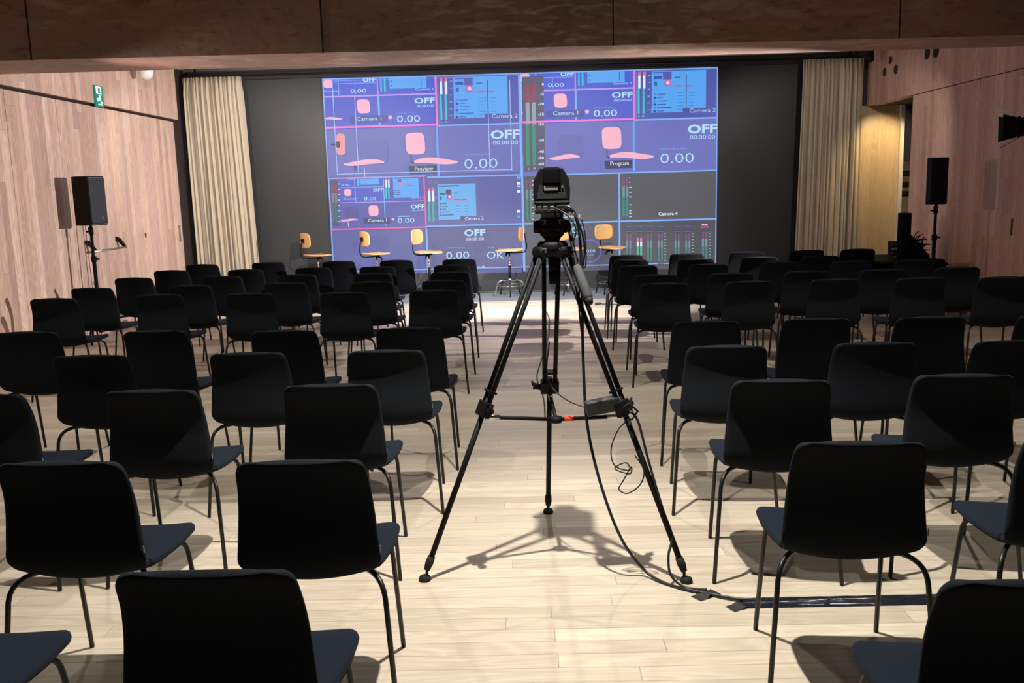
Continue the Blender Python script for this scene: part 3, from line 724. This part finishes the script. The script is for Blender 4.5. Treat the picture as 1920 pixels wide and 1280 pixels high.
# ---------------------------------------------------------------- stage stools
def make_stool(x, y, fx, fy, label):
    root = empty('work_stool', (x, y, .006), math.atan2(-fx, fy))     # local +Y is the way it faces
    def seat(u, v):
        a = v * 2 * PI; r = u; cx, sy = math.cos(a), math.sin(a)
        X = cx * .205 * r; Yv = sy * .215 * r
        z = .70 - .018 * math.exp(-((X / .10) ** 2)) * (1 if Yv < .05 else .3) + .022 * (abs(Yv) / .2) ** 3 - (.030 * max(0, (Yv - .12) / .08))
        return (X, Yv, z)
    MB().grid(seat, 8, 32).build('seat', M_PLY, root, solid=.020)
    def back(u, v):
        X = (u * 2 - 1) * .175; Z = (v * 2 - 1) * .115
        p = 3.6; sc = 1 / max(1e-6, (abs(u * 2 - 1) ** p + abs(v * 2 - 1) ** p) ** (1 / p)) * max(abs(u * 2 - 1), abs(v * 2 - 1)) if (abs(u - .5) + abs(v - .5)) > 1e-6 else 1
        X *= sc; Z *= sc
        return (X, -.215 + .9 * X * X - .04 * Z, .93 + Z)
    bk = MB().grid(back, 18, 14).build('backrest', M_PLY, root, solid=.012)
    MB().box(-.03, -.245, .90, .03, -.222, .955, M_BLACK, .004).tube([(-.055, -.24, .935), (.055, -.24, .935)], .008, M_BLACK).build('bracket', None, bk)
    MB().tube(smooth_path([(0, -.235, .95), (0, -.26, .85), (0, -.275, .74), (0, -.235, .665), (0, -.12, .655), (0, 0, .66)], 6), .009).build('back_stem', M_BLACK, root)
    MB().lathe([(.055, .655), (.06, .668), (.02, .675)], (0, 0, 0), M_BLACK, 16).tube([(.04, 0, .655), (.12, .02, .64), (.13, .02, .60)], .012, M_BLACK, 8).build('tilt_lever', None, root)
    MB().tube([(0, 0, .66), (0, 0, .42)], .014, M_CHROME).tube([(0, 0, .47), (0, 0, .26)], .021, M_BLACK).tube([(0, 0, .49), (0, 0, .465)], .023, M_CHROME).tube([(0, 0, .27), (0, 0, .20)], .027, M_CHROME).build('column', None, root)
    for k in range(5):
        a = 2 * PI * k / 5 + .4; c_, s_ = math.cos(a), math.sin(a)
        p = [(.02 * c_, .02 * s_, .225), (.10 * c_, .10 * s_, .245)] + arc((.15 * c_, .15 * s_, .24), (.215 * c_, .215 * s_, .22), (.222 * c_, .222 * s_, .12)) + [(.256 * c_, .256 * s_, .006)]
        MB().tube(p, .011).build('leg', M_CHROME if k % 2 else M_LEG, root)
    MB().tube([(.205 * math.cos(2 * PI * j / 40), .205 * math.sin(2 * PI * j / 40), .165) for j in range(41)], .008).build('foot_ring', M_CHROME, root)
    tag(root, label, 'stool', 'wooden work stools on the stage')
make_stool(-3.20, 13.85, .80, .62, 'leftmost plywood stage stool, in front of the black part of the screen')
make_stool(-2.30, 13.85, .82, .58, 'second plywood stage stool from the left, its backrest bracket showing')
make_stool(-1.50, 13.85, .90, -.38, 'third plywood stage stool from the left, facing right')
make_stool(-.27, 13.85, -.95, -.24, 'plywood stage stool facing left, just left of the camera tripod')
make_stool(.66, 13.85, .62, -.78, 'plywood stage stool partly hidden behind the camera tripod')
make_stool(1.29, 13.85, .55, -.83, 'rightmost plywood stage stool with a wide yellow backrest')

# ---------------------------------------------------------------- tripod
TX, TY = .107, 3.82
tri = empty('video_tripod', (TX, TY, 0))
tag(tri, 'tall black video tripod with twin tube legs standing in the aisle', 'tripod')
def T(p): return Vector((p[0] - TX, p[1] - TY, p[2]))
feet = [(-.46, 3.575, 0), (.62, 3.51, 0), (.075, 4.35, 0)]
crown = Vector((0, 0, 1.335))
KN = []
for f in feet:
    f = T(f); d = Vector((f.x, f.y, 0)).normalized(); side = Vector((-d.y, d.x, 0))
    top = Vector((0, 0, 1.335)) + d * .058; ft = f + Vector((0, 0, .045)) - d * .01
    kn = top + (ft - top) * ((1.335 - .70) / (1.335 - .045)); ax = (ft - top).normalized(); KN.append((kn, d, ax))
    g = MB()
    for s_ in (-1, 1): g.tube([top + side * .032 * s_, kn + side * .024 * s_], .0105, M_BLACK)
    g.tube([top - side * .045 + Vector((0, 0, .004)), top + side * .045 + Vector((0, 0, .004))], .017, M_BLACK)
    m1 = top + (kn - top) * .985
    lg = g.build('leg', None, tri)
    g = MB(); g.tube([kn - ax * .05, ft], .0125, M_BLACK); g.build('lower_tube', None, lg)
    g = MB()
    R_ = Matrix((side, d.cross(side) if False else ax.cross(side), ax)).transposed().to_4x4(); R_.translation = kn
    g.box(-.042, -.02, -.035, .042, .02, .03, M_BLACK, .006, R_)
    g.box(-.034, -.017, -.085, .034, .017, -.075, M_BLACK, .002, R_)
    g.tube([kn + side * .04, kn + side * .075 + Vector((0, 0, .008))], [.012, .016], M_BLACK, 8)
    g.tube([kn + side * .075 + Vector((0, 0, .008)), kn + side * .082 + Vector((0, 0, .03))], .006, M_BLACK, 6)
    g.build('leg_clamp', None, lg)
    g = MB(); g.tube([ft - ax * .06, ft - ax * .03, ft], [.016, .018, .013], M_RUBBER); g.tube([ft, ft + Vector((0, 0, -.03))], .006, M_RUBBER)
    g.lathe([(.024, 0), (.026, .006), (.022, .018), (.010, .024)], (f.x, f.y, .001), M_RUBBER, 16)
    g.build('rubber_foot', None, lg)
hub = Vector((.0, -.03, .625))
for i, (kn, d, ax) in enumerate(KN):
    g = MB(); q = kn + ax * .035 - d * .02
    g.tube([hub, q], .0085, M_BLACK); g.tube([q - (q - hub).normalized() * .06, q], .011, M_SILVER, 8)
    if i == 1:
        u_ = (q - hub).normalized(); g.tube([hub + u_ * .045, hub + u_ * .085], .0105, M_RED, 12)
    o = g.build('spreader_arm', None, tri)
MB().lathe([(.026, -.012), (.03, 0), (.026, .012), (.01, .014)], hub, M_BLACK, 18).build('spreader_hub', None, tri)
g = MB()   # bowl casting with shoulders
g.lathe([(.05, 1.325), (.062, 1.345), (.066, 1.372), (.056, 1.385), (.03, 1.387)], (0, 0, 0), M_BLACK, 28)
for f in feet:
    f = T(f); d = Vector((f.x, f.y, 0)).normalized(); a = math.atan2(d.y, d.x)
    R_ = Matrix.Rotation(a, 4, 'Z'); g.box(.02, -.036, 1.318, .082, .036, 1.366, M_BLACK, .014, R_)
g.build('bowl', None, tri)
for s_ in (-1, 1):
    MB().box(s_ * .036 - .011, -.064, 1.338, s_ * .036 + .011, -.056, 1.362, M_GREYFOAM, .004).build('shoulder_pad', None, tri)
MB().tube([(0, 0, 1.33), (0, 0, 1.24)], [.022, .017], M_BLACK).tube([(0, 0, 1.262), (0, 0, 1.21), (0, 0, 1.205)], [.019, .018, .012], M_BLACK).build('bowl_clamp_handle', None, tri)
g = MB()  # fluid head
g.lathe([(.028, 1.385), (.036, 1.40), (.05, 1.412), (.052, 1.43), (.045, 1.445)], (0, 0, 0), M_BLACK, 24)
g.box(-.052, -.05, 1.425, .052, .05, 1.485, M_BLACK, .012)
g.tube([(-.078, 0, 1.447), (-.05, 0, 1.447)], [.024, .028], M_BLACK, 16); g.tube([(.05, 0, 1.447), (.074, 0, 1.447)], [.028, .024], M_BLACK, 16)
g.box(-.045, -.07, 1.485, .045, .06, 1.503, M_BLACK, .003)
hd = g.build('fluid_head', None, tri)
g = MB()
for s_ in (-1, 1):
    g.box(s_ * .036 - .010, -.0525, 1.473, s_ * .036 + .010, -.050, 1.478, M_PALE); g.box(s_ * .030 - .003, -.0525, 1.458, s_ * .030 + .003, -.050, 1.474, M_PALE)
    g.box(s_ * .036 - .005, -.0525, 1.458, s_ * .036 + .001, -.050, 1.462, M_PALE)
g.build('scale_marks', None, hd)
g = MB(); p0, p1, p2 = Vector((.068, -.02, 1.46)), Vector((.093, -.13, 1.29)), Vector((.135, -.22, 1.165))
g.tube([(.05, 0, 1.45), p0, p1, p2], .009, M_BLACK)
pb = g.build('pan_bar', None, tri)
dd = (p2 - p1).normalized(); MB().tube([p1, p1 + dd * .012, p2 - dd * .012, p2 + dd * .006], [.014, .018, .0205, .012], M_GREYFOAM, 14).tube([p2, p2 + dd * .022], [.017, .011], M_RUBBER, 12).build('foam_grip', None, pb)

# robotic camera on the head
cm = empty('robotic_camera', (TX, TY - .005, 1.503))
tag(cm, 'black robotic pan tilt camera mounted on top of the aisle tripod', 'camera')
MB().box(-.070, -.065, .0, .070, .065, .012, M_BLACK, .003).box(-.074, -.062, .034, .074, .072, .052, M_BLACK, .008).build('base', None, cm)
g = MB(); g.box(-.066, -.058, .010, .066, .06, .036, M_DGREY, .003)
for x, w_ in ((-.052, .016), (-.028, .020), (.0, .018), (.026, .014), (.048, .014)): g.box(x - w_ / 2, -.066, .014, x + w_ / 2, -.056, .030, M_SILVER, .002)
g.build('connector_panel', None, cm)
out = [(-.074, .050), (-.0755, .10), (-.071, .140), (-.056, .168), (-.045, .184), (.045, .184), (.056, .168), (.071, .140), (.0755, .10), (.074, .050)]
g = MB()   # yoke
g.prism(out, 1, -.045, .06, M_BLACK)
yk = g.build('yoke', None, cm)
bv = yk.modifiers.new('Bevel', 'BEVEL'); bv.width = .006; bv.segments = 3
g = MB(); g.box(-.036, -.062, .112, .036, .075, .187, M_MATTE, .012); g.tube([(0, .07, .148), (0, .10, .148)], [.034, .030], M_MATTE, 24); g.build('lens_head', None, cm)
MB().prism([(-.062, .060), (-.050, .118), (-.038, .112), (-.038, .086), (.038, .086), (.038, .112), (.050, .118), (.062, .060)], 1, -.054, -.044, M_DGREY).build('rear_cover', None, cm)
MB().box(-.032, -.0575, .092, .026, -.053, .112, M_PALE, .002).build('label_plate', None, cm)
MB().box(.040, -.0575, .101, .047, -.053, .108, M_SILVER, .001).build('lock_button', None, cm)

# cables at the camera
def cable(name, pts, r, label, cat='cable', m_=M_CABLE, group=None):
    o = MB().tube(smooth_path(pts, 8), r, m_, 8).build(name); tag(o, label, cat, group); return o
cable('video_cable', [(.13, 3.755, 1.53), (.185, 3.72, 1.52), (.215, 3.73, 1.42), (.222, 3.72, 1.2), (.222, 3.70, .9), (.235, 3.68, .62), (.285, 3.62, .38), (.36, 3.58, .17), (.45, 3.575, .035), (.52, 3.50, .008), (.60, 3.43, .008), (.68, 3.385, .008), (.78, 3.33, .010), (.86, 3.315, .010)], .0065,
      'thick black cable dropping from the robotic camera and curving over the floor to the tape')
cable('power_cable', [(.15, 3.76, 1.525), (.20, 3.71, 1.49), (.235, 3.72, 1.36), (.21, 3.74, 1.15), (.225, 3.72, .95)], .004, 'thin black cable looping beside the pan bar of the tripod')
cable('power_cable', [(.11, 3.755, 1.527), (.16, 3.70, 1.50), (.20, 3.70, 1.44), (.19, 3.74, 1.36), (.235, 3.72, 1.28), (.24, 3.73, 1.40), (.225, 3.74, 1.48)], .003, 'short looped lead hanging behind the robotic camera')
cable('mains_cable', [(.40, 3.62, .70), (.435, 3.60, .66), (.475, 3.585, .50), (.53, 3.565, .30), (.565, 3.54, .19), (.545, 3.50, .12), (.55, 3.47, .05), (.60, 3.435, .014), (.68, 3.395, .020)], .0055,
      'black cable running down along the right leg of the tripod')
cable('coiled_lead', [(.405, 3.625, .665), (.355, 3.61, .62), (.325, 3.60, .54), (.34, 3.59, .475), (.40, 3.59, .455), (.385, 3.60, .485), (.34, 3.60, .46), (.40, 3.59, .44), (.405, 3.59, .47), (.375, 3.59, .415), (.355, 3.59, .375), (.39, 3.58, .36), (.44, 3.57, .40), (.455, 3.57, .46), (.42, 3.59, .52)], .0028,
      'thin black lead tangled in loops beside the right tripod leg')
cable('thin_lead', [(.20, 12.4, .01), (.26, 11.2, .006), (.20, 9.6, .006), (.09, 8.2, .006), (.06, 7.6, .006), (.10, 6.9, .006), (.1, 6.2, .006)], .005, 'thin grey cable snaking along the aisle floor towards the stage', m_=M_CABLE)
cable('adapter_lead', [(.09, 4.00, .93), (.075, 3.96, .80), (.10, 3.88, .74), (.16, 3.75, .715), (.225, 3.69, .70)], .003, 'thin lead running from the rear tripod leg to the power adapter')
g = MB(); R_ = Matrix.Rotation(math.radians(-9), 4, 'Y') @ Matrix.Rotation(math.radians(6), 4, 'Z'); R_.translation = (.295, 3.655, .715)
g.box(-.07, -.03, -.030, .07, .03, .028, M_DGREY, .006, R_); pa = g.build('power_adapter'); tag(pa, 'dark grey power adapter brick strapped to the right tripod leg', 'adapter')
MB().tube([(.36, 3.60, .70), (.40, 3.60, .735), (.435, 3.60, .70), (.41, 3.60, .665), (.37, 3.60, .69), (.42, 3.60, .72)], .005, M_BLACK, 8).build('strap', None, pa)
# tape on the floor
g = MB()
def strip(u, v):
    x = .80 + (3.6 - .80) * u; t = (v - .5)
    return (x, 3.305 + x * .004 + t * .088, .0022 + .012 * math.exp(-(t / .16) ** 2) + .0006 * math.sin(x * 60 + t * 9))
g.grid(strip, 120, 10); o = g.build('floor_tape', M_TAPE); tag(o, 'long shiny black tape strip covering the cable across the floor', 'tape')
for x, y, a, lb in ((.675, 3.385, 35, 'small black tape patch on the cable nearest the tripod foot'), (.79, 3.285, 28, 'black tape patch at the left end of the long tape strip')):
    R_ = Matrix.Rotation(math.radians(a), 4, 'Z'); R_.translation = (x, y, .0)
    g = MB(); g.grid(lambda u, v: R_ @ Vector(((u - .5) * .11, (v - .5) * .055, .0015 + (.016 if 'nearest' in lb else .006) * math.exp(-((u - .5) / .12) ** 2))), 14, 4)
    tag(g.build('tape_patch', M_GAFF), lb, 'tape', 'gaffer tape patches')

# ---------------------------------------------------------------- loudspeakers
def speaker_and_stand(x, y, zb, w_, h_, d_, rz, side, logo):
    st = empty('speaker_stand', (x, y, 0))
    MB().tube([(0, 0, .55), (0, 0, zb)], .0165).build('upper_pole', M_BLACK, st)
    MB().tube([(0, 0, .12), (0, 0, .95)], .021).build('lower_pole', M_BLACK, st)
    MB().tube([(0, 0, .93), (0, 0, .99)], .030, M_BLACK).tube([(.02, 0, .96), (.06, 0, .96)], [.008, .013], M_BLACK).build('collar', None, st)
    MB().tube([(0, 0, zb - .10), (0, 0, zb - .02)], .026, M_BLACK).tube([(-.02, 0, zb - .07), (-.055, -.0, zb - .07)], [.008, .012], M_BLACK).build('top_clamp', None, st)
    for k in range(3):
        a = 2 * PI * k / 3 + .5; c_, s_ = math.cos(a) , math.sin(a); L_ = .27 if False else .24
        MB().tube([(.02 * c_, .02 * s_, .62), (L_ * c_, L_ * s_, .012)], .011).tube([(.02 * c_, .02 * s_, .16), (L_ * .6 * c_, L_ * .6 * s_, .24)], .007).build('leg', M_BLACK, st)
    tag(st, 'black tripod stand carrying the loudspeaker by the %s wall' % side, 'speaker stand', 'loudspeaker stands')
    sp = empty('loudspeaker', (x, y, zb), rz)   # local -Y is the front
    pr = [(-w_ / 2, -d_ / 2), (w_ / 2, -d_ / 2), (w_ / 2, d_ * .15), (w_ * .30, d_ / 2), (-w_ * .30, d_ / 2), (-w_ / 2, d_ * .15)]
    bx = MB().prism(pr, 2, 0, h_, M_BLACK).build('cabinet', None, sp)
    q = bx.modifiers.new('Bevel', 'BEVEL'); q.width = .008; q.segments = 2
    MB().box(-w_ / 2 + .008, -d_ / 2 - .012, .022, w_ / 2 - .008, -d_ / 2 - .001, h_ - .022, M_GRILLE, .004).build('grille', None, sp)
    for z in (.014, h_ - .016): MB().box(-w_ / 2 + .012, -d_ / 2 - .010, z - .003, w_ / 2 - .012, -d_ / 2 - .001, z + .003, M_PALE).build('silver_line', None, sp)
    if logo:
        g = MB()
        g.box(.03, -d_ / 2 - .0145, .062, .062, -d_ / 2 - .012, .066, M_PALE); g.box(.03, -d_ / 2 - .0145, .09, .062, -d_ / 2 - .012, .094, M_PALE)
        g.box(.03, -d_ / 2 - .0145, .062, .034, -d_ / 2 - .012, .094, M_PALE); g.box(.058, -d_ / 2 - .0145, .062, .062, -d_ / 2 - .012, .094, M_PALE); g.box(.042, -d_ / 2 - .0145, .072, .05, -d_ / 2 - .012, .084, M_PALE)
        g.build('badge', None, sp)
    tag(sp, 'black loudspeaker on a stand in front of the %s wall' % side, 'speaker', 'loudspeakers')
speaker_and_stand(-4.90, 10.2, 1.34, .26, .54, .26, math.radians(74), 'left', True)
speaker_and_stand(4.53, 10.2, 1.325, .215, .505, .19, math.radians(157), 'right', False)
for k, dx in enumerate((0, .045, .09)):
    cable('speaker_cable', [(-5.11 + dx * .6, 10.45, 1.40), (-5.11 + dx * .7, 10.45, 1.2), (-5.11 + dx * .8, 10.45, .8), (-5.11 + dx, 10.45, .4), (-5.11 + dx, 10.45, .01)], .0035,
          'thin cable hanging down the left wall behind the loudspeaker', group='cables under the left loudspeaker')

# ---------------------------------------------------------------- spotlights
def spotlight(x, y, z, aim, label, stand_x):
    R0 = (Vector(aim) - Vector((x, y, z))).to_track_quat('Z', 'Y').to_matrix()
    root = empty('stage_spotlight', (x, y, z))
    MB().lathe([(.06, -.26), (.085, -.24), (.09, -.05), (.085, 0)], (0, 0, 0), M_BLACK, 24, R0).build('housing', None, root)
    MB().lathe([(.082, .001), (.10, .004), (.10, .02), (.086, .021)], (0, 0, 0), M_MATTE, 24, R0).build('door_frame', None, root)
    for k, (w0, w1, L_, mt) in enumerate(((.09, .15, .19, M_WPLAST), (.09, .12, .15, M_BLACK), (.08, .14, .15, M_DGREY), (.08, .12, .14, M_BLACK))):  # top flap pale: its lit look is put into the colour
        Rk = R0 @ Matrix.Rotation(PI / 2 * k, 3, 'Z'); b_ = MB(); i = b_.mi(mt)
        pts = [(-w0, .10, .02), (w0, .10, .02), (w1, .10 + L_ * .55, .02 + L_), (-w1, .10 + L_ * .55, .02 + L_)]
        A = [b_.bm.verts.new(Rk @ Vector(p)) for p in pts]; B = [b_.bm.verts.new(Rk @ (Vector(p) + Vector((0, .003, -.001)))) for p in pts]
        b_.bm.faces.new(A); b_.bm.faces.new(B[::-1])
        for j in range(4): b_.bm.faces.new((A[j], B[j], B[(j + 1) % 4], A[(j + 1) % 4]))
        b_.build('barn_door', None, root)
    sx = stand_x - x
    MB().tube([R0 @ Vector((-.10, 0, -.12)), R0 @ Vector((-.11, 0, -.12)) + Vector((0, 0, -.14)), (sx, 0.05, -.28)], .010).build('bracket', M_BLACK, root)
    MB().tube([(sx, .05, -.26), (sx, .05, -z + .02)], .018).build('stand_pole', M_BLACK, root)
    for k in range(3):
        a = 2 * PI * k / 3 + PI / 2 * (1 if stand_x > 0 else -1); MB().tube([(sx, .05, -z + .5), (sx + .17 * math.cos(a), .05 + .17 * math.sin(a), -z + .012)], .01).build('stand_leg', M_BLACK, root)
    tag(root, label, 'spotlight')
spotlight(4.66, 8.80, 2.06, (-2.2, 11.6, 1.85), 'black stage spotlight with barn doors at the right edge, in front of the right wall', 5.0)
g = empty('ceiling_spot', (5.0, 13.6, 3.40))
MB().tube([(0, 0, .15), (0, 0, .02)], .02).build('stem', M_BLACK, g); MB().tube([(-.02, -.05, -.10), (0, 0, 0), (.01, .02, .05)], [.05, .05, .04], None, 16).build('lamp_head', M_BLACK, g)
MB().box(-.10, -.06, .10, .10, .06, .15, M_BLACK, .004).build('mounting_plate', None, g)
tag(g, 'small black spot hanging from the ceiling in front of the right curtain', 'spotlight')
g = empty('ceiling_sensor', (1.98, 13.9, ZC)); MB().lathe([(.03, -.05), (.03, 0)], (0, 0, 0), M_BLACK, 16).build('body', None, g); MB().lathe([(.02, -.066), (.04, -.062), (.04, -.05)], (0, 0, 0), M_WPLAST, 16).build('cap', None, g)
tag(g, 'tiny black and white fitting on the ceiling above the right half of the screen', 'ceiling fitting')
g = empty('dome_lamp', (-4.99, 12.35, 3.30))
MB().lathe([(.015, -.125), (.055, -.115), (.09, -.075), (.105, 0), (.095, .02)], (0, 0, 0), M_WPLAST, 28).build('dome', None, g)
MB().lathe([(.05, .02), (.05, .06), (.012, .07), (.012, .25)], (0, 0, 0), M_WPLAST, 16).build('stem', None, g)
tag(g, 'white dome fitting hanging near the top of the left wall', 'lamp')
# exit sign
g = empty('exit_sign', (XL + .012, 11.32, 2.86))
MB().box(0, -.11, -.12, .022, .11, .13, M_GREEN, .003).build('sign_box', None, g)
b = MB()
b.box(.0225, -.08, .03, .024, .06, .12, M_WHITE); b.box(.0245, -.03, .04, .0255, .02, .10, M_GREEN)
b.box(.0225, -.02, -.05, .024, .03, .015, M_WHITE); b.box(.0225, .03, -.08, .024, .07, -.055, M_WHITE); b.box(.0225, -.07, -.06, .024, -.02, -.02, M_WHITE); b.box(.0225, -.05, -.100, .024, .06, -.085, M_WHITE)
b.build('pictogram', None, g)
tag(g, 'green emergency exit sign high on the left wall', 'sign')

# ---------------------------------------------------------------- control desk at the right
g = empty('control_table', (4.55, 11.35, 0))
MB().box(-.42, -.28, .57, .55, .28, .60, M_MATTE, .004).build('table_top', None, g)
for sx in (-.38, .51):
    for sy in (-.24, .24): MB().tube([(sx, sy, .57), (sx, sy, .002)], .015).build('leg', M_BLACK, g)
MB().box(-.40, -.275, .12, .53, -.262, .57, M_MATTE).build('cloth_skirt', None, g)
tag(g, 'low black skirted table with sound equipment beside the right wall', 'table')
g = empty('mixing_console', (4.38, 11.25, .60)); MB().prism([(-.16, 0), (.16, 0), (.16, .09), (-.16, .035)], 0, -.17, .13, M_BLACK).build('body', None, g)
MB().box(-.15, -.165, .004, .11, -.160, .030, M_DGREY).build('front_panel', None, g)
tag(g, 'small sloping mixing console on the left end of the control table', 'mixer')
g = empty('equipment_tower', (4.645, 11.28, .60)); MB().box(-.055, -.06, 0, .055, .10, .60, M_MATTE, .008).build('housing', None, g)
for z in (.2, .3, .4, .5): MB().box(-.045, -.064, z, .045, -.059, z + .03, M_BLACK).build('module', None, g)
tag(g, 'tall narrow black equipment tower standing on the control table', 'equipment')
g = empty('patch_rack', (4.62, 11.55, .602)); MB().box(-.05, -.05, 0, .05, .05, .24, M_BLACK, .003).build('frame', None, g)
for k in range(4):
    for x in (-.022, .022): MB().box(x - .016, -.056, .02 + k * .055, x + .016, -.049, .052 + k * .055, M_SILVER if k % 2 else M_PALE, .002).build('socket', None, g)
tag(g, 'small rack with glinting sockets left of the equipment tower', 'rack')
rr = random.Random(4); b = MB()
for k in range(34):
    a = rr.uniform(-.1, 1.5); L_ = rr.uniform(.06, .17); x0, y0, z0 = rr.uniform(0, .16), rr.uniform(-.05, .05), rr.uniform(.03, .28) * 1
    z0 *= 1 - x0 * 2.2
    b.tube([(x0, y0, z0), (x0 + L_ * .5 * math.cos(a), y0 - .02, z0 + L_ * .5 * math.sin(a) + .01), (x0 + L_ * math.cos(a), y0 + rr.uniform(-.04, .02), z0 + L_ * .7 * math.sin(a))], .007, M_BLACK, 6)
b.prism([(-.02, 0), (.22, 0), (.215, .09), (.16, .13), (.06, .27), (-.02, .33)], 1, -.05, .06, M_MATTE)
o = b.build('cable_heap'); o.location = (4.725, 11.28, .60); tag(o, 'heap of black cables and connectors piled right of the equipment tower', 'cables')
g = empty('flight_case', (4.74, 10.80, 0)); MB().box(-.13, -.15, 0.02, .13, .15, .67, M_MATTE, .008).build('body', None, g); MB().tube([(.10, -.155, .40), (.10, -.17, .42), (.10, -.17, .50), (.10, -.155, .52)], .006).build('handle', M_SILVER, g)
tag(g, 'black flight case standing on the floor right of the control table', 'case')

# stage floor leads
cable('floor_cable', [(-.9, 14.35, .012), (0, 14.38, .012), (1.2, 14.33, .012), (2.4, 14.38, .012)], .008, 'thin dark cable lying along the foot of the video wall')
g = MB().tube([(.93, 12.55, .018), (1.02, 12.56, .018)], [.018, .012], M_DGREY).tube([(1.0, 12.56, .012), (1.2, 12.50, .006), (1.5, 12.52, .006)], .006, M_DGREY).build('microphone'); tag(g, 'small grey microphone lying on the floor in front of the stage', 'microphone')
